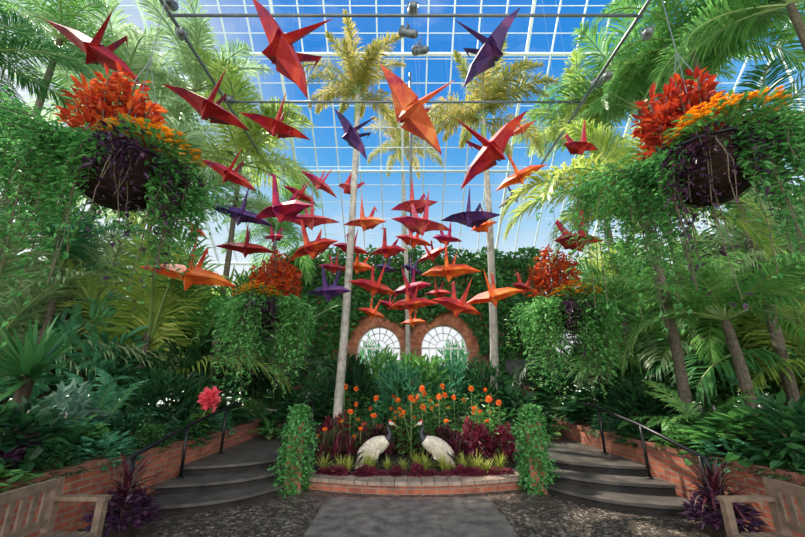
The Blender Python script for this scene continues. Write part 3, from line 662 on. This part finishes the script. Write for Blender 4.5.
# ------------------------------------------------------------------ ivy-clad pillars by the steps
for sgn, nm in ((-1,'left'),(1,'right')):
    xx = XC+sgn*1.76 + (0.03 if sgn < 0 else 0)
    t = thing('ivy_pillar', 'bushy column of creeping fig at the foot of the %s steps' % nm, 'topiary', (xx,5.85,0), 0, 'leafy columns flanking the flower bed')
    b = MB(); b.box((0,0,.46), (.22,.22,.92)); b.build('pedestal', M['brickx'], t)
    n = 3400; a = rng.uniform(0,2*pi,n); z = rng.uniform(.0,1.16,n)
    lump = 1+.26*np.sin(z*6.5+a*2+sgn)+.2*np.sin(z*13+a*3)+.12*np.sin(a*5+z*4)
    rr = (.1+.11*rng.random(n)**1.6)*lump*(.8+.3*np.sin(np.minimum(1,z/1.0)*pi*.75))
    far = rng.random(n) < .08; rr[far] *= 1.5
    top = z > .9; rr[top] *= np.maximum(.1, 1-(z[top]-.9)/.28)**.5*rng.random(top.sum())**.3
    b = MB(); b.leaves(np.c_[rr*np.cos(a), rr*np.sin(a), z], np.c_[np.cos(a)+rng.normal(0,.6,n), np.sin(a)+rng.normal(0,.6,n), rng.normal(-.2,.6,n)], np.c_[np.cos(a), np.sin(a), np.full(n,.6)]+rng.normal(0,.3,(n,3)), rng.uniform(.035,.08,n), rng.uniform(.022,.045,n)); b.build('foliage', M['vine'], t)

# ------------------------------------------------------------------ handrails
def rail(pts, posts, label):
    t = thing('handrail', label, 'handrail', (pts[0][0], pts[0][1], 0)); o0 = Vector((pts[0][0], pts[0][1], 0))
    b = MB(); b.tube([Vector(p)-o0 for p in pts], .026, 8); b.build('top_rail', M['black'], t, True)
    for (x, y, z0, z1) in posts:
        b = MB(); b.tube([Vector((x,y,z0))-o0, Vector((x,y,z1))-o0], .022, 8); po = b.build('post', M['black'], t, True)
        b = MB(); b.tube([Vector((x,y,z0-.005))-o0, Vector((x,y,z0+.02))-o0], .045, 8); b.build('flange', M['black'], po, True)
for sgn, nm in ((-1,'left'),(1,'right')):
    X = lambda o: XC+sgn*o
    rail([(X(3.32),4.55,.5),(X(3.32),4.6,.68),(X(3.22),5.6,.92),(X(3.12),6.7,1.1),(X(3.12),7.0,1.1)],
         [(X(3.31),4.66,0,.69),(X(3.22),5.55,.24,.91),(X(3.14),6.5,LAND,1.07)], 'black iron handrail beside the brick wall of the %s steps' % nm)
rail([(XC-1.95,6.9,1.08),(XC-1.95,7.3,1.1),(XC-1.95,7.7,1.1)], [(XC-1.95,6.95,LAND,1.08),(XC-1.95,7.65,LAND,1.1)], 'short black handrail on the bed side at the top of the left steps')

# ------------------------------------------------------------------ benches
def bench(x, y, rz, label):
    t = thing('garden_bench', label, 'bench', (x,y,0), rz, 'teak benches on the plaza')
    Lb = 1.4
    b = MB()
    for i in range(6): b.box((0, .05+i*.07, .40), (Lb, .055, .025))
    b.build('seat', M['teak'], t)
    b = MB(); b.box((0,.01,.755), (Lb,.04,.07)); b.box((0,.01,.48), (Lb,.035,.05))
    for xx in np.arange(-Lb/2+.08, Lb/2-.04, .085): b.box((xx,.01,.62), (.04,.02,.26))
    b.build('backrest', M['teak'], t)
    for sx in (-1,1):
        b = MB(); b.box((sx*(Lb/2),.01,.395), (.055,.055,.79)); b.build('leg', M['teak'], t)
        b = MB(); b.box((sx*(Lb/2),.42,.315), (.055,.055,.63)); b.build('leg', M['teak'], t)
        b = MB(); b.box((sx*(Lb/2),.23,.645), (.065,.46,.03)); b.build('armrest', M['teak'], t)
        b = MB(); b.box((sx*(Lb/2),.22,.36), (.03,.38,.065)); b.build('side_rail', M['teak'], t)
    b = MB(); b.box((0,.41,.36), (Lb,.03,.065)); b.build('apron', M['teak'], t)
bench(-2.87, 2.64, -pi/2-.04, 'weathered wooden slatted bench at the lower left corner')
bench(3.04, 2.62, pi/2+.04, 'weathered wooden slatted bench at the lower right corner')

# ------------------------------------------------------------------ planters by the benches
for sgn, px, nm in ((-1,120,'left'),(1,722,'right')):
    X = at(px, 525, 4.3).x
    t = thing('planter', 'dark round planter beside the %s bench' % nm, 'planter', (X,4.3,0))
    b = MB(); b.lathe([(.001,0),(.13,0),(.17,.2),(.19,.22),(.17,.23),(.15,.2),(.001,.2)], 18); b.build('pot', M['potclay'], t, True)
    plant('sweet_potato_vine', 'dark purple leafy plant filling the planter by the %s bench' % nm, 'plant', 0,0,0,0, 'purple','big',1,0,None,(X,4.3,.1),(.52,.34))
    plant('cordyline', 'burgundy spiky cordyline rising from the planter by the %s bench' % nm, 'cordyline', 0,0,0,0, 'maroon','strap',1,0,None,(X+sgn*.04,4.36,.17),(.6,.78))

# ------------------------------------------------------------------ bird statues
def bird(x, y, sgn, label):
    z0 = csoil(x, y)
    t = thing('bird_statue', label, 'statue', (x,y,z0), 0 if sgn > 0 else pi, 'pair of crane bird statues')
    pts = [(-.36,0,.19),(-.28,0,.23),(-.18,0,.28),(-.06,0,.33),(.05,0,.38),(.13,0,.43),(.175,0,.49),(.17,0,.55),(.135,0,.6),(.13,0,.645),(.165,0,.68),(.21,0,.675),(.235,0,.66)]
    rad = [.04,.09,.135,.152,.128,.077,.047,.036,.03,.029,.038,.03,.014]
    b = MB(); b.tube(pts, rad, 14, 0, .9)
    nn = 14
    for i in range(len(b.f)):
        if 5 <= i//nn <= 9: b.mi[i] = 1
    bo = b.build('body', [M['feather'], M['bfeather']], t, True); md = bo.modifiers.new('s', 'SUBSURF'); md.levels = 1; md.render_levels = 2
    b = MB(); b.tube([(.225,0,.662),(.27,0,.64),(.305,0,.62)], [.014,.009,.002], 6); b.build('beak', M['beak'], bo)
    b = MB(); b.tube([(.14,0,.707),(.175,0,.718),(.205,0,.706)], [.012,.02,.01], 8); b.build('crown_patch', M['crown'], bo, True)
    for s in (-1,1):
        b = MB(); b.lathe([(.001,-.007),(.006,0),(.001,.007)], 8, (.19,s*.028,.688)); b.build('eye', M['black'], bo)
    b = MB()
    for k in range(17):
        a = pi+R(-38+76*k/16); b.strap((-.17,.08*math.sin(a),.28+.03*(k % 2)), a, R(-8-12*(k % 3)), .34, .07, R(50), 4)
    b.build('tail', M['bfeather'], t)
    for s in (-1,1):
        b = MB(); P_ = []; D_ = []
        for r_ in range(5):
            for k in range(6):
                P_.append((.06-.075*r_-.012*k, s*(.139-.005*abs(k-2)-.002*r_), .41-.042*k-.033*r_)); D_.append((-1,s*.02,-.5))
        n = len(P_); b.leaves(P_, D_, np.tile((0,s*1.,.2),(n,1)), .11, .045); b.build('wing', M['feather'], t)
        b = MB(); b.tube([(-.02,s*.05,.26),(-.04,s*.05,.14),(0,s*.05,.0)], .013, 6); b.tube([(-.04,s*.05,.004),(.09,s*.05,.004)], .01, 5); b.build('leg', M['bfeather'], t)
    t.location.z -= .03
pl = at(380,445,6.5); pr_ = at(430,445,6.5)
bird(pl.x-.01, 6.5, 1, 'left cream-white crane statue with black neck facing right')
bird(pr_.x+.03, 6.5, -1, 'right cream-white crane statue with black neck facing left')

# ------------------------------------------------------------------ stone urns beside the arches
for px, lb_ in ((308,'dark weathered stone urn in front of the ivy left of the arches'),(520,'dark weathered stone urn in front of the ivy right of the arches')):
    p = at(px, 400, 12.3); t = thing('stone_urn', lb_, 'urn', (p.x,12.3,.3), 0, 'stone urns by the ivy wall')
    b = MB(); b.box((0,0,.45), (.75,.75,.9)); b.box((0,0,.93), (.85,.85,.08)); b.build('pedestal', M['brickx'], t)
    b = MB(); b.lathe([(.001,.97),(.25,.97),(.22,1.05),(.1,1.12),(.1,1.2),(.3,1.35),(.38,1.6),(.34,1.72),(.42,1.78),(.36,1.78),(.28,1.7),(.001,1.65)], 20); b.build('bowl', M['grey'], t, True)

# ------------------------------------------------------------------ hanging baskets
def vine_mb(n, r0, rout, drop, azs, leafL, npt=16, per=3, seed=0):
    r = np.random.default_rng(seed); P_ = []; D_ = []; S_ = MB()
    for i in range(n):
        lo, hi, ks, kd, arch = azs[i % len(azs)]; a = r.uniform(lo, hi); wob = 1+.25*math.sin(a*5+seed)+.16*math.sin(a*13)
        ro = r0+max(.04, rout*ks*wob-r0)*r.random()**.8; ar = arch*r.uniform(-.3,1); dr = drop*r.uniform(.25,1)**1.4*kd*(.7+.4*wob)*(1.15-.35*(ro-r0)/max(.01,rout-r0))
        jx = r.normal(0,.05,3); line = []
        for k in range(npt):
            s = k/(npt-1); rr = r0*.6+(ro-r0*.6)*min(1, s*2.2)**.8
            z = ar*math.sin(min(1, s*2.2)*pi*.5)-(dr+ar)*max(0, s-.3)/.7
            w_ = .05*math.sin(s*9+i); q = np.array((rr*math.cos(a+w_), rr*math.sin(a+w_), z))+jx*s
            line.append(q)
            for e in range(per if s < .7 else max(1, per-1)): P_.append(q+r.normal(0,.05*(1.25-.8*s),3)); D_.append((math.cos(a)+r.normal(0,.7), math.sin(a)+r.normal(0,.7), r.normal(-.3,.5)))
        if i % 3 == 0: S_.tube(line[::3]+[line[-1]], .004, 4)
    n = len(P_); D_ = np.array(D_); b = MB()
    b.leaves(P_, D_, np.c_[D_[:,:2]*.4+r.normal(0,.4,(n,2)), np.full(n,.9)], r.uniform(.6,1.35,n)*leafL, r.uniform(.5,.9,n)*leafL*.75); return b, S_
PL = {}
def vm(key):
    if key not in PL:
        d = R
        if key == 'near':   # big lobe on the left as seen from the plaza, smaller one on the right, a few strands over the bowl
            q, s = vine_mb(296, .43, 1.05, 1.25, [(d(150),d(212),1,1,.3),(d(155),d(210),1,1.1,.2),(d(160),d(205),.9,1.2,.1),(d(-35),d(30),.68,.7,.15),(d(-25),d(25),.66,.75,.05),(d(60),d(140),.6,.4,.1),(d(208),d(240),.5,.95,.0),(d(305),d(330),.48,.85,0)], .056, seed=3); mt = 'vine'
        elif key == 'far':
            q, s = vine_mb(250, .4, .85, 1.4, [(d(150),d(225),1,1,.12),(d(-45),d(30),1,1,.12),(d(30),d(150),.8,.8,.1),(d(225),d(262),.8,.95,0),(d(290),d(318),.8,.95,0)], .075, seed=6); mt = 'vine'
        elif key == 'pleft': q, s = vine_mb(34, .44, .54, 1.25, [(d(250),d(335),1,1,.0)], .068, per=2, seed=4); mt = 'purple'
        elif key == 'pright': q, s = vine_mb(30, .44, .54, 1.4, [(d(228),d(290),1,1,.0),(d(230),d(270),1,1.1,0),(d(300),d(330),1,.6,0)], .066, per=2, seed=8); mt = 'purple'
        else: q, s = vine_mb(20, .42, .8, 1.0, [(d(260),d(292),1,1,.02)], .07, per=2, seed=5); mt = 'purple'
        PL[key] = (q.mesh('foliage', M[mt]), s.mesh('stem', M['twig']))
    return PL[key]
def basket(px, py, Y, where, cable_top, gap, far, sc, pv):
    c = at(px, py, Y); rz = math.atan2(-c.y, -c.x)+pi/2     # turn the open side to the plaza
    Rz = Matrix.Rotation(rz, 3, 'Z'); off = lambda x, y, z: tuple(c+Rz @ Vector((x*sc, y*sc, z*sc)))
    t = thing('hanging_basket', 'dark coco-lined hanging basket at the %s' % where, 'hanging basket', c, rz, 'hanging baskets')
    t.scale = (sc,sc,sc)
    b = MB(); b.lathe([(.001,-.42),(.16,-.41),(.3,-.32),(.4,-.16),(.44,.02),(.41,.02),(.001,-.04)], 24); bw = b.build('bowl', M['coco'], t, True)
    b = MB(); b.tube([(.445*math.cos(a), .445*math.sin(a), .02) for a in np.linspace(0,2*pi,25)], .014, 6)
    for a in np.linspace(0,2*pi,13)[:-1]: b.tube([(r_*1.01*math.cos(a), r_*1.01*math.sin(a), z) for r_, z in ((.16,-.42),(.305,-.325),(.405,-.16),(.445,.02))], .006, 4)
    b.build('wire_frame', M['black'], bw)
    for k in range(3):
        a = 2*pi*k/3+.5; b = MB(); b.tube([(.44*math.cos(a), .44*math.sin(a), .02), (0,0,1.3)], .005, 4); b.build('chain', M['steel'], t)
    b = MB(); b.tube([(0,0,1.3),(0,0,(cable_top-c.z)/sc)], .006, 4); b.build('cable', M['steel'], t)
    k = thing('coleus', 'red-orange coleus mound on top of the basket at the %s' % where, 'coleus', off(-gap*.12,0,.06 if far else 0), rz, 'coleus in the hanging baskets'); k.scale = (sc,sc,sc*1.1)
    Pp = []; Dp = []; b2 = MB()
    for q in range(18):
        a = 2*pi*q*.618; r0 = (.38 if far else .29)*math.sqrt((q+.5)/18); hh = (.88-.75*r0)*random.uniform(.7,1.12)*(1.15 if far else 1); ctr = np.array((r0*math.cos(a), r0*math.sin(a), 0))
        b2.tube([ctr*.3, ctr*.8+np.array((0,0,hh*.5)), ctr+np.array((0,0,hh*.95))], .008, 5)
        for i in range(70):
            z_ = hh*random.uniform(.2,1); rr = .12*(1-.65*z_/hh)+.02; aa = random.uniform(0,2*pi)
            Pp.append(ctr+np.array((rr*math.cos(aa)*.6, rr*math.sin(aa)*.6, z_))); Dp.append((math.cos(aa)+ctr[0], math.sin(aa)+ctr[1], random.gauss(.25,.5)))
    n = len(Pp); b = MB(); b.leaves(Pp, Dp, np.c_[rng.normal(0,.45,(n,2)), np.ones(n)], rng.uniform(.06,.13,n), rng.uniform(.04,.07,n)); b.build('foliage', M['redleaf'], k); b2.build('stem', M['twig'], k)
    k = thing('chrysanthemum', 'bright orange flower cluster spilling over the front of the basket at the %s' % where, 'flowers', off(gap*.18,-.34,.07), rz, 'orange flowers in the hanging baskets'); k.scale = (sc*1.15,sc*1.05,sc*1.15)
    P_ = []; D_ = []
    for q in range(190):
        a = random.uniform(0,2*pi); rr = .33*random.random()**.5; ce = np.array((rr*math.cos(a)*1.1, rr*math.sin(a)*.7, .05+.18*(1-(rr/.33)**2)+random.uniform(-.06,.04)))
        for j in range(10):
            aa = 2*pi*j/10+q; P_.append(ce); D_.append((math.cos(aa), math.sin(aa)-.35, .25+.35*(j % 2)))
    n = len(P_); b = MB(); b.leaves(P_, D_, np.tile((0,-.2,1.),(n,1)), .034, .028, 'tri'); b.build('flower_heads', M['orange'], k)
    n = 320; a = rng.uniform(0,2*pi,n); rr = .32*rng.random(n)**.5; b = MB(); b.leaves(np.c_[rr*np.cos(a), rr*np.sin(a)*.7, rng.uniform(-.03,.14,n)], np.c_[np.cos(a), np.sin(a), rng.normal(.2,.4,n)], np.tile((0,0,1.),(n,1)), .08, .035); b.build('foliage', M['mid'], k)
    k = thing('trailing_vine', 'small-leaved green vine cascading around the basket at the %s' % where, 'vine', c, rz, 'green vines in the hanging baskets'); k.scale = (sc,sc,sc)
    for nm, me in zip(('foliage','stem'), vm('far' if far else 'near')): link(nm, me, k)
    k = thing('sweet_potato_vine', 'dark purple vine trailing below the basket at the %s' % where, 'vine', c, rz+gap*.2*(0 if not far else 1), 'purple vines in the hanging baskets'); k.scale = (sc,sc,sc)
    for nm, me in zip(('foliage','stem'), vm(pv)): link(nm, me, k)
basket(124, 166, 3.1, 'upper left', 8.05, 1, False, 1, 'pleft')
basket(706, 160, 3.0, 'upper right', 8.05, 1, False, 1, 'pright')
basket(268, 306, 7.35, 'lower left', 8.05, -1, True, 1.12, 'pfar')
basket(566, 306, 7.35, 'lower right', 8.05, 1, True, 1.12, 'pfar')

# ------------------------------------------------------------------ paper cranes
def crane_parts():
    out = {}
    b = MB()
    V = [(0,.2,.0),(0,-.2,.0),(0,0,.16),(0,0,-.17),(.08,0,-.01),(-.08,0,-.01)]
    b.add(V, [(0,4,2),(4,1,2),(1,5,2),(5,0,2),(4,0,3),(1,4,3),(5,1,3),(0,5,3)]); out['body'] = b
    for s in (-1,1):
        b = MB()   # folded wing: raised mid crease, a second fold near the tip
        V = [(s*.03,.22,-.02),(s*.03,-.22,-.02),(s*.02,0,.15),(s*.55,-.03,.0),(s*.05,0,-.06),(s*.27,.01,.13),(s*.3,.085,.03),(s*.3,-.12,.03)]
        Fs = [(0,2,5),(0,5,6),(6,5,3),(2,1,5),(1,7,5),(7,3,5),(0,6,4),(6,3,4),(3,7,4),(7,1,4)]
        b.add(V, Fs if s > 0 else [f[::-1] for f in Fs]); out['wing%d' % s] = b
    b = MB(); V = [(.042,.09,.0),(-.042,.09,.0),(0,.03,.1),(0,.16,-.06),(.016,.2,.46),(-.016,.2,.46),(0,.17,.5),(0,.23,.47),(0,.36,.42)]
    b.add(V, [(0,4,6,2),(1,2,6,5),(0,3,7,4),(3,1,5,7),(4,8,6),(5,6,8),(4,7,8),(7,5,8)]); out['neck'] = b
    b = MB(); V = [(.042,-.09,.0),(-.042,-.09,.0),(0,-.03,.1),(0,-.16,-.06),(0,-.3,.5)]
    b.add(V, [(2,0,4),(1,2,4),(0,3,4),(3,1,4)]); out['tail'] = b
    return out
CP = crane_parts(); CM = {}
TOV = {(580,148): 5.0, (240,217): 5.4, (228,176): 5.6, (578,242): 4.8}
def crane(px, py, span, col, yaw, pitch, roll, label):
    span *= 1.04
    t_ = F*1.0/span; t_ = max(3.1, min(9.0, t_)); t_ = TOV.get((px, py), t_); Wd = span*t_/F
    p = att(px, py, t_)
    t = thing('paper_crane', label, 'paper crane', p, 0, 'hanging paper cranes')
    t.rotation_euler = (Matrix.Rotation(R(roll),3,'Y') @ Matrix.Rotation(R(pitch),3,'X') @ Matrix.Rotation(R(yaw),3,'Z')).to_euler()
    t.scale = (Wd,Wd,Wd)
    for k in ('body','wing-1','wing1','neck','tail'):
        nm = 'wing' if k[:4] == 'wing' else k
        if (k, col) not in CM: CM[(k, col)] = CP[k].mesh(nm, M['p_'+col])
        link(nm, CM[(k, col)], t)
    b = MB(); Mi = t.rotation_euler.to_matrix().inverted()
    b.tube([(0,0,.12), tuple(Mi @ Vector((0,0,(ZP-p.z)/Wd)))], .0009/Wd, 3); b.build('string', M['string'], t)
CR = [
 (95,54,80,'dred',25,0,28,'dark red paper crane alone at the upper left, above the big basket'),
 (208,110,76,'dred',25,-8,16,'deep red paper crane with wide wings below the left light pipe'),
 (276,128,62,'red',20,-5,10,'red paper crane directly below the largest crimson crane'),
 (279,50,104,'red',15,-20,55,'largest crimson paper crane tilted steeply at the top left of the group'),
 (492,50,82,'purple',-20,-15,-46,'dark purple paper crane at the top right, highest of the purple ones'),
 (410,112,94,'peach',20,-20,45,'big orange-pink paper crane at top centre with a wing pointing down'),
 (350,135,56,'purple',10,-15,55,'dark purple paper crane left of the big orange-pink one'),
 (494,152,88,'red',-20,-15,-42,'big red paper crane right of centre below the purple one'),
 (520,178,48,'orange',150,0,-18,'orange paper crane just right of the big red one'),
 (580,148,46,'red',25,0,-10,'small red paper crane farthest right in the upper rows'),
 (228,176,54,'red',20,-5,24,'red paper crane at the left side, above a purple one'),
 (240,217,58,'purple',30,0,8,'dark purple paper crane at the left side of the group'),
 (281,212,68,'mag',155,0,0,'wide magenta-red paper crane right of the left purple one'),
 (319,185,40,'pink',40,0,25,'small pink paper crane, left one of the two pink ones mid height'),
 (348,189,36,'pink',-40,0,40,'small pink paper crane, right one of the two pink ones mid height'),
 (246,250,50,'dred',20,0,0,'dark red paper crane below the left purple one'),
 (190,278,80,'orange',15,-6,8,'bright orange paper crane lowest on the left side'),
 (329,293,52,'purple',-30,0,5,'dark purple paper crane above the left brick arch'),
 (311,222,54,'pink',30,0,-12,'rose paper crane with upturned right wing at left centre'),
 (312,250,58,'ored',150,0,-8,'red-orange paper crane at left centre above the purple one'),
 (365,224,48,'peach',-30,0,10,'peach-pink paper crane near the left palm trunk'),
 (351,250,40,'red',40,0,0,'red paper crane touching the left palm trunk'),
 (414,207,50,'pink',-35,-10,15,'pink paper crane in the centre, upper of the stacked pink pair'),
 (422,226,64,'pink',30,-5,-5,'pink paper crane in the centre, lower of the stacked pink pair'),
 (387,252,44,'red',140,0,10,'red paper crane just left of centre below the peach one'),
 (414,242,42,'ored',35,0,0,'small orange-red paper crane directly below the stacked pink pair'),
 (470,219,58,'purple',-35,-10,18,'large dark purple paper crane right of centre'),
 (484,227,38,'orange',30,0,-30,'orange paper crane partly behind the large right purple one'),
 (449,273,58,'orange',150,0,5,'orange paper crane right of centre above a lower orange one'),
 (374,289,52,'ored',35,0,8,'red-orange paper crane above the left arch beside a magenta one'),
 (411,290,46,'mag',-35,0,-5,'magenta paper crane in the centre of the lowest cluster'),
 (411,306,52,'ored',150,0,0,'red paper crane directly below the magenta one'),
 (372,314,32,'orange',40,0,12,'small orange paper crane in front of the left arch'),
 (413,323,28,'orange',-35,0,0,'smallest lowest orange paper crane between the two arches'),
 (457,308,58,'ored',30,0,10,'red-orange paper crane in front of the right arch'),
 (494,298,56,'orange',-30,0,-8,'orange paper crane by the right palm trunk, lowest on the right'),
 (578,242,64,'red',25,-5,-12,'bright red paper crane alone on the right side'),
 (524,289,36,'ored',35,0,5,'small red-orange paper crane beside the lower right basket'),
 (274,238,28,'mag',-30,0,10,'tiny magenta paper crane between two left red ones'),
 (386,269,26,'purple',40,0,0,'tiny purple paper crane left of the middle line'),
 (432,256,36,'red',-40,0,-15,'red paper crane just right of centre between pink and orange ones'),
 (412,270,26,'purple',40,0,10,'tiny purple paper crane directly above the magenta one'),
 (515,198,34,'purple',-30,0,-25,'small dark purple paper crane below the right orange one'),
 (358,268,38,'orange',150,0,15,'orange paper crane above the red-orange one by the left trunk'),
 (193,230,28,'red',30,0,30,'tiny red paper crane at the far left above the orange one'),
 (522,130,28,'peach',-30,0,-20,'small orange paper crane tucked beside the big red one'),
 (334,269,34,'red',40,0,-5,'small red paper crane just above the dark purple one over the left arch'),
 (438,294,30,'red',-40,0,8,'small red paper crane between the magenta and the right lower orange one'),
 (300,196,34,'red',35,0,20,'small red paper crane between the wide magenta one and the left pink one'),
 (447,240,36,'mag',35,0,-8,'small magenta paper crane left of the large right purple one'),
 (390,306,26,'red',30,0,15,'small red paper crane between the two arch keystones, left of the red one'),
]
for c in CR: crane(*c)
print('faces', sum(len(o.data.polygons) for o in bpy.data.objects if o.type == 'MESH'))
